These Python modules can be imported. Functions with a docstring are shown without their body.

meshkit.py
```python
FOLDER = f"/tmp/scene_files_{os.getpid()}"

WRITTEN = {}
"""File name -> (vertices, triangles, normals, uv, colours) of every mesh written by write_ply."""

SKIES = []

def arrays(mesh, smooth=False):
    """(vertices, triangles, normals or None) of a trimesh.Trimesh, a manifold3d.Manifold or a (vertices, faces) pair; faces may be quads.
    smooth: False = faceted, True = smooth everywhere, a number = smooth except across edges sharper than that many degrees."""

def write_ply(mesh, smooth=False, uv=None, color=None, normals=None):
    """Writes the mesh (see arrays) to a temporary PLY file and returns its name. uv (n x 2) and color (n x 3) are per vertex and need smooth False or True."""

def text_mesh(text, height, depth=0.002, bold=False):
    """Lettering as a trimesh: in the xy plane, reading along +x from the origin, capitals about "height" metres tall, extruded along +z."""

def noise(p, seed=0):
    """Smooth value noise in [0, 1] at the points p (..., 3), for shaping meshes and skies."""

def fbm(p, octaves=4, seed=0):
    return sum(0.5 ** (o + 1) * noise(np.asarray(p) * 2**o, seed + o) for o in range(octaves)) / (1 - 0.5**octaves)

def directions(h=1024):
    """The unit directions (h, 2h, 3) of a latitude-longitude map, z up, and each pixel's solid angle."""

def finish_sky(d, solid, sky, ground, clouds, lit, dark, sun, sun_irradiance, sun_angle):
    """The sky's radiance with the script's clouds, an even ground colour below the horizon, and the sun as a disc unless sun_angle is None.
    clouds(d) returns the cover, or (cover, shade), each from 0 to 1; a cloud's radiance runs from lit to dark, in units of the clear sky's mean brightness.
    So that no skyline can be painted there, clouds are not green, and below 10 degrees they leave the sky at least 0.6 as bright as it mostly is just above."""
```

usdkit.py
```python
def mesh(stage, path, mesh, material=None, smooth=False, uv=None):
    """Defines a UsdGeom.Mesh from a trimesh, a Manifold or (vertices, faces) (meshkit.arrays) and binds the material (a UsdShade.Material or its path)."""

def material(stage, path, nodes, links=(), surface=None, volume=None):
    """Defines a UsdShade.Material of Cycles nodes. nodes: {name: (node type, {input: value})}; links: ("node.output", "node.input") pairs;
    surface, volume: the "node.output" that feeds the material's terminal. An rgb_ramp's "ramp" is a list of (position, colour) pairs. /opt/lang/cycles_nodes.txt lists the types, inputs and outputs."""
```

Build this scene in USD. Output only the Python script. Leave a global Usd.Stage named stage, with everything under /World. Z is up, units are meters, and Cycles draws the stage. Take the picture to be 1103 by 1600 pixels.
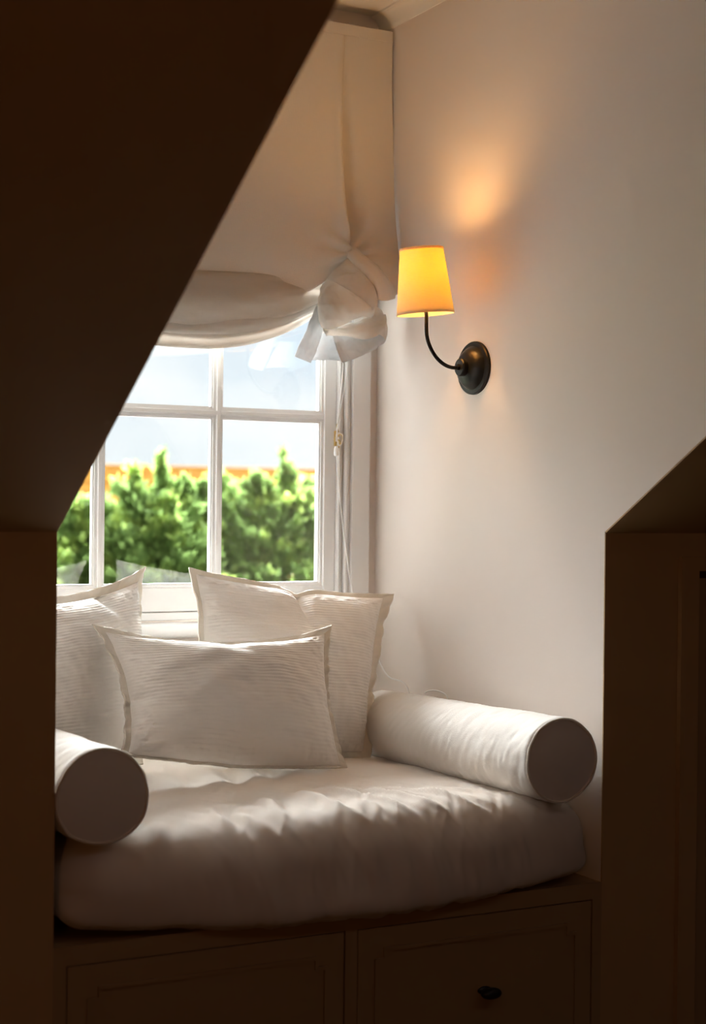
import math, random
import numpy as np
import trimesh
from scipy.interpolate import RectBivariateSpline, CubicSpline
from shapely.geometry import Polygon, box as sbox
import meshkit, usdkit
from pxr import Usd, UsdGeom, UsdLux, UsdShade, Gf, Sdf

rng = np.random.default_rng(7)
random.seed(7)
stage = Usd.Stage.CreateInMemory()
UsdGeom.SetStageUpAxis(stage, UsdGeom.Tokens.z)
UsdGeom.SetStageMetersPerUnit(stage, 1.0)
UsdGeom.Xform.Define(stage, '/World')
UsdGeom.Scope.Define(stage, '/World/Looks')
PI = math.pi

# ------------------------------------------------------------------ camera
F_PX, YAW, PITCH, ROLL = 2503.0, 0.4824, -0.0036, 0.0110
CAM = np.array([-1.5783, -2.9991, 1.31])
_cy, _sy = math.cos(YAW), math.sin(YAW)
FW = np.array([_sy * math.cos(PITCH), _cy * math.cos(PITCH), math.sin(PITCH)])
_r0 = np.array([_cy, -_sy, 0.0]); _u0 = np.cross(_r0, FW)
RT = math.cos(ROLL) * _r0 + math.sin(ROLL) * _u0
UP = -math.sin(ROLL) * _r0 + math.cos(ROLL) * _u0
cam = UsdGeom.Camera.Define(stage, '/World/Camera')
cam.CreateHorizontalApertureAttr(24.0)
cam.CreateVerticalApertureAttr(24.0 * 1600 / 1103)
cam.CreateFocalLengthAttr(24.0 * F_PX / 1103)
cam.CreateFStopAttr(2.8)
cam.CreateFocusDistanceAttr(4.0)
cam.CreateClippingRangeAttr(Gf.Vec2f(0.05, 2000))
M = Gf.Matrix4d(*RT, 0, *UP, 0, *(-FW), 0, *CAM, 1)
cam.AddTransformOp().Set(M)
EXPOSURE = 0.10
cam.CreateExposureAttr(EXPOSURE)

def at(px, py, y):
    """The point of the plane at depth y that a pixel of the photograph measures."""
    d = FW + RT * ((px - 551.5) / F_PX) + UP * ((800 - py) / F_PX)
    return CAM + d * ((y - CAM[1]) / d[1])

# ------------------------------------------------------------------ sky and sun
sky = UsdLux.DomeLight.Define(stage, '/World/Sky')
sky.CreateIntensityAttr(1.0)
SKY_STRENGTH = 1.08
skymat = usdkit.material(stage, '/World/Looks/sky', {
    'tc': ('texture_coordinate', {}),
    'sep': ('separate_xyz', {}),
    'grad': ('rgb_ramp', {'ramp': [(0, (.42, .41, .36)), (.495, (.42, .41, .36)), (.5, (.80, .86, .90)), (.56, (.66, .77, .88)), (.75, (.42, .58, .82)), (1, (.33, .5, .8))]}),
    'half': ('math', {'math_type': 'multiply_add', 'value2': .5, 'value3': .5}),
    'map': ('mapping', {'mapping_type': 'point', 'scale': (1, 1, 2.6), 'location': (.3, .1, .45)}),
    'n': ('noise_texture', {'scale': 3.6, 'detail': 6, 'roughness': .55}),
    'cov': ('rgb_ramp', {'ramp': [(.36, (0, 0, 0)), (.60, (1, 1, 1))]}),
    'mix': ('mix', {'color2': (.99, 1.0, 1.0)}),
    'bg': ('background_shader', {'strength': SKY_STRENGTH}),
}, [('tc.generated', 'sep.vector'), ('sep.z', 'half.value1'), ('half.value', 'grad.fac'), ('tc.generated', 'map.vector'),
    ('map.vector', 'n.vector'), ('n.fac', 'cov.fac'), ('cov.color', 'mix.fac'), ('grad.color', 'mix.color1'), ('mix.color', 'bg.color')], surface='bg.background')
UsdShade.MaterialBindingAPI.Apply(sky.GetPrim()).Bind(skymat)

SUN_TO = np.array([.30, .70, .50]); SUN_TO /= np.linalg.norm(SUN_TO)
sun = UsdLux.DistantLight.Define(stage, '/World/Sun')
sun.CreateAngleAttr(75.0)
sun.CreateIntensityAttr(17.0)
sun.CreateColorAttr(Gf.Vec3f(.94, .97, 1.0))
_x = np.cross([0, 0, 1.0], SUN_TO); _x /= np.linalg.norm(_x); _y = np.cross(SUN_TO, _x)
sun.AddTransformOp().Set(Gf.Matrix4d(*_x, 0, *_y, 0, *SUN_TO, 0, 0, 0, 0, 1))

# ------------------------------------------------------------------ helpers
used = {}
def path_for(name, parent=None):
    base = (parent.GetPath().pathString if parent is not None else '/World') + '/' + name
    n = used.get(base, 0); used[base] = n + 1
    return base if n == 0 else f'{base}_{n:03d}'

origin = {}
def keys(p, label=None, cat=None, group=None, kind=None):
    for k, v in (('label', label), ('category', cat), ('group', group), ('kind', kind)):
        if v: p.SetCustomDataByKey(k, v)
    return p

def thing(name, label, cat, loc=(0, 0, 0), group=None, kind=None):
    pth = path_for(name)
    x = UsdGeom.Xform.Define(stage, pth); x.AddTranslateOp().Set(Gf.Vec3d(*map(float, loc)))
    origin[pth] = np.array(loc, float)
    return keys(x.GetPrim(), label, cat, group, kind)

def obj(name, mesh, mat, parent=None, smooth=35, label=None, cat=None, group=None, kind=None):
    """One Mesh prim; meshes are written in world coordinates and moved into their thing's frame."""
    pth = path_for(name, parent)
    o = origin[parent.GetPath().pathString] if parent is not None else np.zeros(3)
    origin[pth] = o
    v, f = (np.array(mesh[0], float), np.array(mesh[1])) if isinstance(mesh, tuple) else (np.array(mesh.vertices), np.array(mesh.faces))
    m = usdkit.mesh(stage, pth, (v - o, f), mat, smooth=smooth)
    return keys(m.GetPrim(), label, cat, group, kind)

def cat_m(*ms): return trimesh.util.concatenate([m if isinstance(m, trimesh.Trimesh) else trimesh.Trimesh(m[0], m[1], process=False) for m in ms])

def rbox(a, b, r=.003):
    """A box from corner a to corner b with rounded (two-step chamfered) edges."""
    a, b = np.minimum(a, b).astype(float), np.maximum(a, b).astype(float)
    r = min(r, .45 * float((b - a).min()))
    pts = []
    for sx in (0, 1):
        for sy in (0, 1):
            for sz in (0, 1):
                c = np.where([sx, sy, sz], b - r, a + r); s = np.where([sx, sy, sz], 1.0, -1.0)
                for d in ((1, 0, 0), (0, 1, 0), (0, 0, 1), (.707, .707, 0), (.707, 0, .707), (0, .707, .707)):
                    pts.append(c + r * s * np.array(d))
    return trimesh.convex.convex_hull(np.array(pts))

def prism(poly, axis, lo, hi):
    """A polygon (list of 2D points or shapely) extruded along axis; 2D axes are the other two in order."""
    g = poly if hasattr(poly, 'exterior') else Polygon(poly)
    m = trimesh.creation.extrude_polygon(g, hi - lo, engine='earcut')
    v = np.array(m.vertices); w = np.zeros_like(v)
    o = [i for i in range(3) if i != axis]
    w[:, o[0]], w[:, o[1]], w[:, axis] = v[:, 0], v[:, 1], v[:, 2] + lo
    m = trimesh.Trimesh(w, m.faces, process=False); m.fix_normals()
    return m

def grid_faces(n, m, closed_u=False, closed_v=False):
    i = np.arange(n if closed_u else n - 1); j = np.arange(m if closed_v else m - 1)
    I, J = np.meshgrid(i, j, indexing='ij'); I2, J2 = (I + 1) % n, (J + 1) % m
    return np.stack([I * m + J, I2 * m + J, I2 * m + J2, I * m + J2], -1).reshape(-1, 4)

def tri(q): return np.vstack([q[:, [0, 1, 2]], q[:, [0, 2, 3]]])

def sheet(P, th=.0015):
    """A grid of points (n, m, 3) as cloth with real thickness."""
    n, m = P.shape[:2]
    du, dv = np.gradient(P, axis=0), np.gradient(P, axis=1)
    N = np.cross(du, dv); N /= np.linalg.norm(N, axis=2, keepdims=True) + 1e-12
    A, B = (P + N * th / 2).reshape(-1, 3), (P - N * th / 2).reshape(-1, 3)
    q = grid_faces(n, m); k = n * m
    F = [tri(q), tri(q[:, ::-1] + k)]
    rim = np.concatenate([np.arange(m) , np.arange(1, n) * m + m - 1, (n - 1) * m + np.arange(m - 2, -1, -1), np.arange(n - 2, 0, -1) * m])
    r2 = np.roll(rim, -1)
    F.append(tri(np.stack([rim, r2, r2 + k, rim + k], 1)))
    t = trimesh.Trimesh(np.vstack([A, B]), np.vstack(F), process=False)
    if t.volume < 0: t.invert()
    return t

def patch(rows, n=36, m=36):
    """A smooth sheet through a small grid of control points [(px, py, y), ...] per row."""
    C = np.array([[at(*p) for p in r] for r in rows])
    a, b = np.linspace(0, 1, C.shape[0]), np.linspace(0, 1, C.shape[1])
    ka, kb = min(3, len(a) - 1), min(3, len(b) - 1)
    return np.stack([RectBivariateSpline(a, b, C[:, :, k], kx=ka, ky=kb, s=0)(np.linspace(0, 1, n), np.linspace(0, 1, m)) for k in range(3)], -1)

def tube(path, radii, sides=12, n=None, caps=True, flat=1.0):
    p = np.asarray(path, float)
    if n:
        s = np.r_[0, np.cumsum(np.linalg.norm(np.diff(p, axis=0), axis=1))]
        r = np.broadcast_to(radii, (len(p),)).astype(float)
        q = np.linspace(0, s[-1], n)
        p, radii = CubicSpline(s, p)(q), np.interp(q, s, r)
    radii = np.broadcast_to(radii, (len(p),))
    t = np.gradient(p, axis=0); t /= np.linalg.norm(t, axis=1, keepdims=True) + 1e-12
    a = np.zeros_like(p)
    ref = np.array([0, 0, 1.0]) if abs(t[0, 2]) < .9 else np.array([1.0, 0, 0])
    a[0] = np.cross(t[0], ref)
    for i in range(1, len(p)): a[i] = a[i - 1] - t[i] * (a[i - 1] @ t[i])
    a -= t * (a * t).sum(1, keepdims=True); a /= np.linalg.norm(a, axis=1, keepdims=True) + 1e-12
    b = np.cross(t, a); an = np.arange(sides) * 2 * PI / sides
    v = p[:, None] + radii[:, None, None] * (np.cos(an)[None, :, None] * a[:, None] + flat * np.sin(an)[None, :, None] * b[:, None])
    F = tri(grid_faces(len(p), sides, closed_v=True)); V = v.reshape(-1, 3)
    if caps:
        V = np.vstack([V, p[0], p[-1]]); k = len(p) * sides
        j = np.arange(sides); j2 = (j + 1) % sides
        F = np.vstack([F, np.stack([np.full(sides, k), j2, j], 1), np.stack([np.full(sides, k + 1), (len(p) - 1) * sides + j, (len(p) - 1) * sides + j2], 1)])
    m = trimesh.Trimesh(V, F, process=False)
    if m.volume < 0: m.invert()
    return m

def lathe(profile, base, axis, sides=64):
    """Profile [(r, h), ...] turned about an axis through base."""
    ax = np.array(axis, float); ax /= np.linalg.norm(ax)
    a = np.cross(ax, [0, 0, 1.0] if abs(ax[2]) < .9 else [1.0, 0, 0]); a /= np.linalg.norm(a); b = np.cross(ax, a)
    pr = np.array(profile, float); an = np.arange(sides) * 2 * PI / sides
    v = np.array(base) + pr[:, 1][:, None, None] * ax + pr[:, 0][:, None, None] * (np.cos(an)[None, :, None] * a + np.sin(an)[None, :, None] * b)
    m = trimesh.Trimesh(v.reshape(-1, 3), tri(grid_faces(len(pr), sides, closed_v=True)), process=False)
    m.merge_vertices(); m.update_faces(m.nondegenerate_faces())
    if m.volume < 0: m.invert()
    return m

# ------------------------------------------------------------------ materials
def mat(name, color, rough=.6, bump=None, spec=.4, var=None, extra=None):
    """Principled surface; bump = (scale, distance); var = (scale, second colour)."""
    n = {'p': ('principled_bsdf', {'base_color': color, 'roughness': rough, 'specular_ior_level': spec, **(extra or {})}), 'g': ('geometry', {})}
    l = []
    if bump:
        n['bn'] = ('noise_texture', {'scale': bump[0], 'detail': 4}); n['b'] = ('bump', {'strength': 1.0, 'distance': bump[1]})
        l += [('g.position', 'bn.vector'), ('bn.fac', 'b.height'), ('b.normal', 'p.normal')]
    if var:
        n['vn'] = ('noise_texture', {'scale': var[0], 'detail': 3}); n['vm'] = ('mix', {'color1': color, 'color2': var[1]})
        l += [('g.position', 'vn.vector'), ('vn.fac', 'vm.fac'), ('vm.color', 'p.base_color')]
    return usdkit.material(stage, '/World/Looks/' + name, n, l, surface='p.BSDF')

def linen(name, color, trans=.0, weave=900, dist=.0004, second=None):
    """Woven cloth: slubby warp and weft in the relief, a little of the light passing through."""
    second = second or tuple(c * .9 for c in color)
    n = {'g': ('geometry', {}),
         'm1': ('mapping', {'scale': (1.0, 1.0, 12.0)}), 'm2': ('mapping', {'scale': (10.0, 10.0, .8)}),
         'n1': ('noise_texture', {'scale': weave * .12, 'detail': 4}), 'n2': ('noise_texture', {'scale': weave * .12, 'detail': 4}),
         'sum': ('math', {'math_type': 'add'}), 'half': ('math', {'math_type': 'multiply', 'value2': .5}),
         'cm': ('mix', {'color1': color, 'color2': second}),
         'b': ('bump', {'strength': 1.0, 'distance': dist}),
         'p': ('principled_bsdf', {'roughness': .85, 'specular_ior_level': .15, 'sheen_weight': .15, 'sheen_roughness': .5}),
         't': ('translucent_bsdf', {'color': color}), 'mx': ('mix_closure', {'fac': trans})}
    l = [('g.position', 'm1.vector'), ('g.position', 'm2.vector'), ('m1.vector', 'n1.vector'), ('m2.vector', 'n2.vector'),
         ('n1.fac', 'sum.value1'), ('n2.fac', 'sum.value2'), ('sum.value', 'half.value1'), ('half.value', 'b.height'), ('half.value', 'cm.fac'),
         ('cm.color', 'p.base_color'), ('b.normal', 'p.normal')]
    if trans:
        l += [('p.BSDF', 'mx.closure1'), ('t.BSDF', 'mx.closure2')]
        return usdkit.material(stage, '/World/Looks/' + name, n, l, surface='mx.closure')
    for k in ('t', 'mx'): n.pop(k)
    return usdkit.material(stage, '/World/Looks/' + name, n, l, surface='p.BSDF')

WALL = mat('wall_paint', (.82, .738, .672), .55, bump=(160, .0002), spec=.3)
ROOM_SHADED = mat('room_paint_shaded', (.45, .285, .14), .6, bump=(160, .0002), spec=.25)  # brown shade of the unlit room side put into the wall colour
CEIL = mat('ceiling_paint', (.86, .83, .78), .7, bump=(160, .0002), spec=.2)
TRIM = mat('trim_paint', (.80, .78, .76), .35, spec=.4)
DRAWER_SHADED = mat('drawer_paint_shaded', (.36, .235, .12), .4, spec=.3)  # bench and door colour darkened to carry the shade they stand in
WOOD = usdkit.material(stage, '/World/Looks/floor_wood', {
    'g': ('geometry', {}), 'm': ('mapping', {'scale': (1.2, 14, 14)}), 'n': ('noise_texture', {'scale': 3, 'detail': 6, 'distortion': .8}),
    'r': ('rgb_ramp', {'ramp': [(.3, (.035, .016, .007)), (.7, (.07, .034, .015))]}), 'p': ('principled_bsdf', {'roughness': .45})},
    [('g.position', 'm.vector'), ('m.vector', 'n.vector'), ('n.fac', 'r.fac'), ('r.color', 'p.base_color')], surface='p.BSDF')
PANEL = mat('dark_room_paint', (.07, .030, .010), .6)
LINEN_SEAT = linen('seat_linen', (.77, .685, .60), dist=.0005)
LINEN_BOLSTER = linen('bolster_linen', (.82, .775, .72), dist=.0005)
LINEN_PILLOW = linen('pillow_linen', (.93, .88, .82), trans=.08, dist=.0005)
LINEN_FLANGE = linen('flange_linen', (.86, .79, .69), trans=.12, dist=.0005)
LINEN_BLIND = linen('blind_linen', (.80, .75, .69), trans=.06, weave=700, dist=.0012)
LINEN_SWAG = linen('swag_linen', (.80, .75, .69), trans=.34, weave=700, dist=.0006)
LINING = linen('blind_lining', (.72, .72, .72), trans=.22, weave=1400, dist=.0002)
BRONZE = usdkit.material(stage, '/World/Looks/dark_bronze', {'g': ('geometry', {}), 'n': ('noise_texture', {'scale': 60, 'detail': 4}),
    'r': ('rgb_ramp', {'ramp': [(.3, (.009, .007, .006)), (.8, (.020, .015, .011))]}), 'p': ('principled_bsdf', {'metallic': .6, 'roughness': .36, 'specular_ior_level': .5})},
    [('g.position', 'n.vector'), ('n.fac', 'r.fac'), ('r.color', 'p.base_color')], surface='p.BSDF')
BRASS = mat('brass', (.72, .52, .20), .25, extra={'metallic': 1.0})
IRON = mat('black_iron', (.012, .010, .009), .45)
CORD = mat('cord_cotton', (.85, .83, .80), .8)
SHADE = usdkit.material(stage, '/World/Looks/shade_fabric', {
    'g': ('geometry', {}), 'm': ('mapping', {'scale': (1, 1, 6)}), 'n': ('noise_texture', {'scale': 90, 'detail': 3}),
    'c': ('mix', {'color1': (.90, .80, .62), 'color2': (.80, .69, .50)}),
    'd': ('diffuse_bsdf', {}), 't': ('translucent_bsdf', {'color': (1.0, .80, .09)}), 'mx': ('mix_closure', {'fac': .36})},
    [('g.position', 'm.vector'), ('m.vector', 'n.vector'), ('n.fac', 'c.fac'), ('c.color', 'd.color'), ('d.BSDF', 'mx.closure1'), ('t.BSDF', 'mx.closure2')], surface='mx.closure')
BULB_STRENGTH = 225.0
BULB = usdkit.material(stage, '/World/Looks/bulb_glow', {'e': ('emission', {'color': (1.0, .52, .16), 'strength': BULB_STRENGTH})}, [], surface='e.emission')
GLASS = usdkit.material(stage, '/World/Looks/window_glass', {
    'f': ('fresnel', {'IOR': 1.5}), 't': ('transparent_bsdf', {'color': (.97, .985, .98)}), 'g': ('glossy_bsdf', {'color': (1, 1, 1), 'roughness': 0.0}), 'mx': ('mix_closure', {})},
    [('f.fac', 'mx.fac'), ('t.BSDF', 'mx.closure1'), ('g.BSDF', 'mx.closure2')], surface='mx.closure')
BARK = mat('bark', (.16, .09, .055), .85, bump=(40, .01))
def leaf(name, dark, mid, light):
    return usdkit.material(stage, '/World/Looks/' + name, {
        'g': ('geometry', {}), 'n': ('noise_texture', {'scale': 5.5, 'detail': 3}), 'a': ('math', {'math_type': 'multiply_add', 'value2': .45, 'value3': -.22}),
        's': ('math', {'math_type': 'add'}), 'r': ('rgb_ramp', {'ramp': [(.28, dark), (.5, mid), (.72, light)]}),
        'p': ('principled_bsdf', {'roughness': .6, 'specular_ior_level': .05}), 't': ('translucent_bsdf', {}), 'mx': ('mix_closure', {'fac': .5})},
        [('g.position', 'n.vector'), ('g.random_per_island', 'a.value1'), ('a.value', 's.value1'), ('n.fac', 's.value2'), ('s.value', 'r.fac'),
         ('r.color', 'p.base_color'), ('r.color', 't.color'), ('p.BSDF', 'mx.closure1'), ('t.BSDF', 'mx.closure2')], surface='mx.closure')
LEAF = leaf('cypress_leaf', (.20, .30, .09), (.58, .74, .19), (.86, .93, .36))
GRASS = mat('lawn', (.05, .07, .022), .9, var=(2.0, (.08, .10, .035)))
TILE = mat('terracotta', (.26, .115, .022), .9, spec=0.0, var=(1.3, (.34, .165, .038)))
RENDERED = mat('house_render', (.75, .68, .58), .85)

# ------------------------------------------------------------------ the room shell
L, R, D = -.65, .65, 1.115           # alcove cheeks and window wall
ZK, TA, ZC = 1.2545, .600, 2.737     # knee wall height, slope of the roof, dormer ceiling
YT = -(ZC - ZK) / TA
obj('floor', rbox((-3.4, -5.2, -.12), (3.2, 1.3, 0)), WOOD, kind='structure', smooth=False)
def cheek(x0, x1):
    k = .004
    return prism([(D + .12, 0), (D + .12, ZC + .15), (YT - .05, ZC + .15), (YT + .0, ZC + .0047), (k, ZK + k * .57), (k, 0)], 0, x0, x1)
obj('wall_right', cheek(R, R + .1), WALL, kind='structure', smooth=False)
obj('wall_left', cheek(L - .1, L), WALL, kind='structure', smooth=False)
# window wall with its opening
OX0, OX1, OZ0, OZ1 = -.556, .5215, 1.0, 2.11
wb = Polygon([(L, 0), (R, 0), (R, ZC), (L, ZC)], [[(OX0, OZ0), (OX1, OZ0), (OX1, OZ1), (OX0, OZ1)]])
obj('wall_back', prism(wb, 1, D, D + .14), WALL, kind='structure', smooth=False)
obj('ceiling', rbox((L, YT, ZC), (R, D + .12, ZC + .12), .0003), CEIL, kind='structure', smooth=False)
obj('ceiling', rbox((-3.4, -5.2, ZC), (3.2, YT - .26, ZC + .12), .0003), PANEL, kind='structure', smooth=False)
sl = [(0, ZK), (YT, ZC), (YT, ZC + .0045), (.0, ZK + .0045)]
obj('ceiling_slope_left', prism(sl, 0, -3.4, L), ROOM_SHADED, kind='structure', smooth=False)
obj('ceiling_slope_right', prism(sl, 0, R, 3.2), ROOM_SHADED, kind='structure', smooth=False)
obj('wall_knee_left', prism([(0, 0), (.0038, 0), (.0038, ZK + .002), (0, ZK)], 0, -3.4, L), ROOM_SHADED, kind='structure', smooth=False)
DX0, DX1, DZ1 = .915, 1.62, 1.165
kr = Polygon([(R, 0), (3.2, 0), (3.2, ZK), (R, ZK)], [[(DX0, .06), (DX1, .06), (DX1, DZ1), (DX0, DZ1)]])
obj('wall_knee_right', prism(kr, 1, 0, .0038), ROOM_SHADED, kind='structure', smooth=False)
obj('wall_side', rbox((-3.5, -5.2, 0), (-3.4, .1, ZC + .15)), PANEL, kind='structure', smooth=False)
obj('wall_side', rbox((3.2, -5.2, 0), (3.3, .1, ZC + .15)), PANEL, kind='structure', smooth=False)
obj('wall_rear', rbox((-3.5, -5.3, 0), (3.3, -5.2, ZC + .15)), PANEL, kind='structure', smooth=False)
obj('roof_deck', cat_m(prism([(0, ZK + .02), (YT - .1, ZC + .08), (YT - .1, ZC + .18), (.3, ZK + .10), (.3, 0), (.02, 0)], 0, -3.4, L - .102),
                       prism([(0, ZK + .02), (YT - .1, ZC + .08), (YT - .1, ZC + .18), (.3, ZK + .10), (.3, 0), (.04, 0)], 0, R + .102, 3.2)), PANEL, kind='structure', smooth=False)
# eaves cupboard door in the right knee wall
dr = thing('door_1', 'panelled eaves cupboard door set in the knee wall at right, shade in its colour', None, (1.26, 0, 0), kind='structure')
fr = Polygon([(.8625, .0), (1.67, .0), (1.67, 1.2), (.8625, 1.2)], [[(DX0, .06), (DX1, .06), (DX1, DZ1), (DX0, DZ1)]])
obj('door_casing', prism(fr, 1, -.014, .02), ROOM_SHADED, dr, smooth=False)
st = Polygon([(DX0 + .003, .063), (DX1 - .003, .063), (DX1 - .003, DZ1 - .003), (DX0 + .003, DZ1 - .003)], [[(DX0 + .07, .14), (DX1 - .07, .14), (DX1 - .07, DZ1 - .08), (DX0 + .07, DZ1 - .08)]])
obj('door_frame', prism(st, 1, .004, .032), DRAWER_SHADED, dr, smooth=False)
obj('door_panel', rbox((DX0 + .05, .018, .12), (DX1 - .05, .028, DZ1 - .06)), DRAWER_SHADED, dr, smooth=False)
# cove under the dormer ceiling, on both cheeks
cv = [(0, 0), (0, -.052), (-.004, -.052), (-.006, -.046)] + [(-.006 - .026 * (1 - math.cos(a)), -.046 + .038 * math.sin(a)) for a in np.linspace(.15, PI / 2, 8)] + [(-.034, -.006), (-.034, 0)]
for side, nm in ((1, 'trim_1'), (-1, 'trim_2')):
    pr_ = [(R * side + side * x, ZC + z) for x, z in cv]
    obj(nm, prism(pr_, 1, YT, D), TRIM if False else CEIL, kind='structure', smooth=30)

# ------------------------------------------------------------------ the window
win = thing('window_1', 'white painted six pane window', None, (-.017, D, 1.0), kind='structure')
CX = -.017
GX0, GX1, GZ0, GZ1 = -.510, .476, 1.0885, 2.030
def pair(fn):                      # the same piece on both sides of the window
    return fn(1), fn(-1)
def mx(x, s): return CX + s * (x - CX)
for s in (1, -1):
    obj('casing', rbox((mx(.5609, s), D - .022, .985), (mx(.6197, s), D, 2.20), .003), TRIM, win)
    obj('jamb_bead', cat_m(rbox((mx(.5208, s), D - .012, .985), (mx(.5300, s), D + .03, 2.14), .004), rbox((mx(.5300, s), D - .004, .985), (mx(.5400, s), D + .03, 2.14), .002),
                           rbox((mx(.5400, s), D - .018, .985), (mx(.5520, s), D + .0, 2.14), .005), rbox((mx(.5520, s), D - .010, .985), (mx(.5612, s), D + .0, 2.14), .002)), TRIM, win)
    obj('stile', cat_m(rbox((mx(.4835, s), D + .004, 1.0155), (mx(.5205, s), D + .048, 2.105), .002)), TRIM, win)
obj('casing', rbox((mx(.6197, -1), D - .022, 2.14), (.6197, D, 2.20), .003), TRIM, win)
obj('bottom_rail', cat_m(rbox((mx(.4832, -1), D + .005, 1.0155), (.4832, D + .047, GZ0 - .007), .002), rbox((mx(.5205, -1), D - .004, .992), (.5205, D + .05, 1.014), .003)), TRIM, win)
obj('top_rail', rbox((mx(.4832, -1), D + .005, GZ1 + .007), (.4832, D + .047, 2.104), .002), TRIM, win)
def bead(x0, z0, x1, z1, w=.008):
    """Stepped glazing moulding round one pane."""
    out = []
    for k, (a, dy) in enumerate(((w, .012), (w * .5, .018))):
        g = Polygon([(x0 - a * (1 - k), z0 - a * (1 - k)), (x1 + a * (1 - k), z0 - a * (1 - k)), (x1 + a * (1 - k), z1 + a * (1 - k)), (x0 - a * (1 - k), z1 + a * (1 - k))],
                    [[(x0 + a * k, z0 + a * k), (x1 - a * k, z0 + a * k), (x1 - a * k, z1 - a * k), (x0 + a * k, z1 - a * k)]]) if k else \
            Polygon([(x0 - w, z0 - w), (x1 + w, z0 - w), (x1 + w, z1 + w), (x0 - w, z1 + w)], [[(x0, z0), (x1, z0), (x1, z1), (x0, z1)]])
        out.append(prism(g, 1, D + dy, D + .040 - .004 * k))
    return cat_m(*out)
MXS, MZ = (-.187, .1545), 1.5653
for x in MXS:
    obj('glazing_bar', cat_m(rbox((x - .006, D + .002, GZ0 - .004), (x + .006, D + .046, GZ1 + .004), .002)), TRIM, win)
obj('glazing_bar', rbox((GX0 - .004, D + .0025, MZ - .006), (GX1 + .004, D + .0455, MZ + .006), .002), TRIM, win)
xs = [GX0] + [v for x in MXS for v in (x - .0135, x + .0135)] + [GX1]
zs = [GZ0, MZ - .0135, MZ + .0135, GZ1]
for j in range(2):
    for i in range(3):
        x0, x1, z0, z1 = xs[2 * i], xs[2 * i + 1], zs[2 * j], zs[2 * j + 1]
        pn = obj('pane', rbox((x0 - .004, D + .026, z0 - .004), (x1 + .004, D + .030, z1 + .004), .0004), GLASS, win, smooth=False)
        obj('glazing_bead', bead(x0, z0, x1, z1), TRIM, pn, smooth=False)
sp = [(D + .03, .987), (D - .045, .987)] + [(D - .045 - .019 * math.sin(a), .967 + .020 * math.cos(a)) for a in np.linspace(.2, PI - .2, 9)] + [(D - .045, .947), (D + .0, .947), (D + .0, .968), (D + .03, .968)]
obj('window_sill', prism(sp, 0, L + .004, .632), TRIM, win, smooth=40)
obj('exterior_sill', rbox((OX0 - .05, D + .06, .96), (OX1 + .05, D + .2, .995), .004), TRIM, win)

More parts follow.
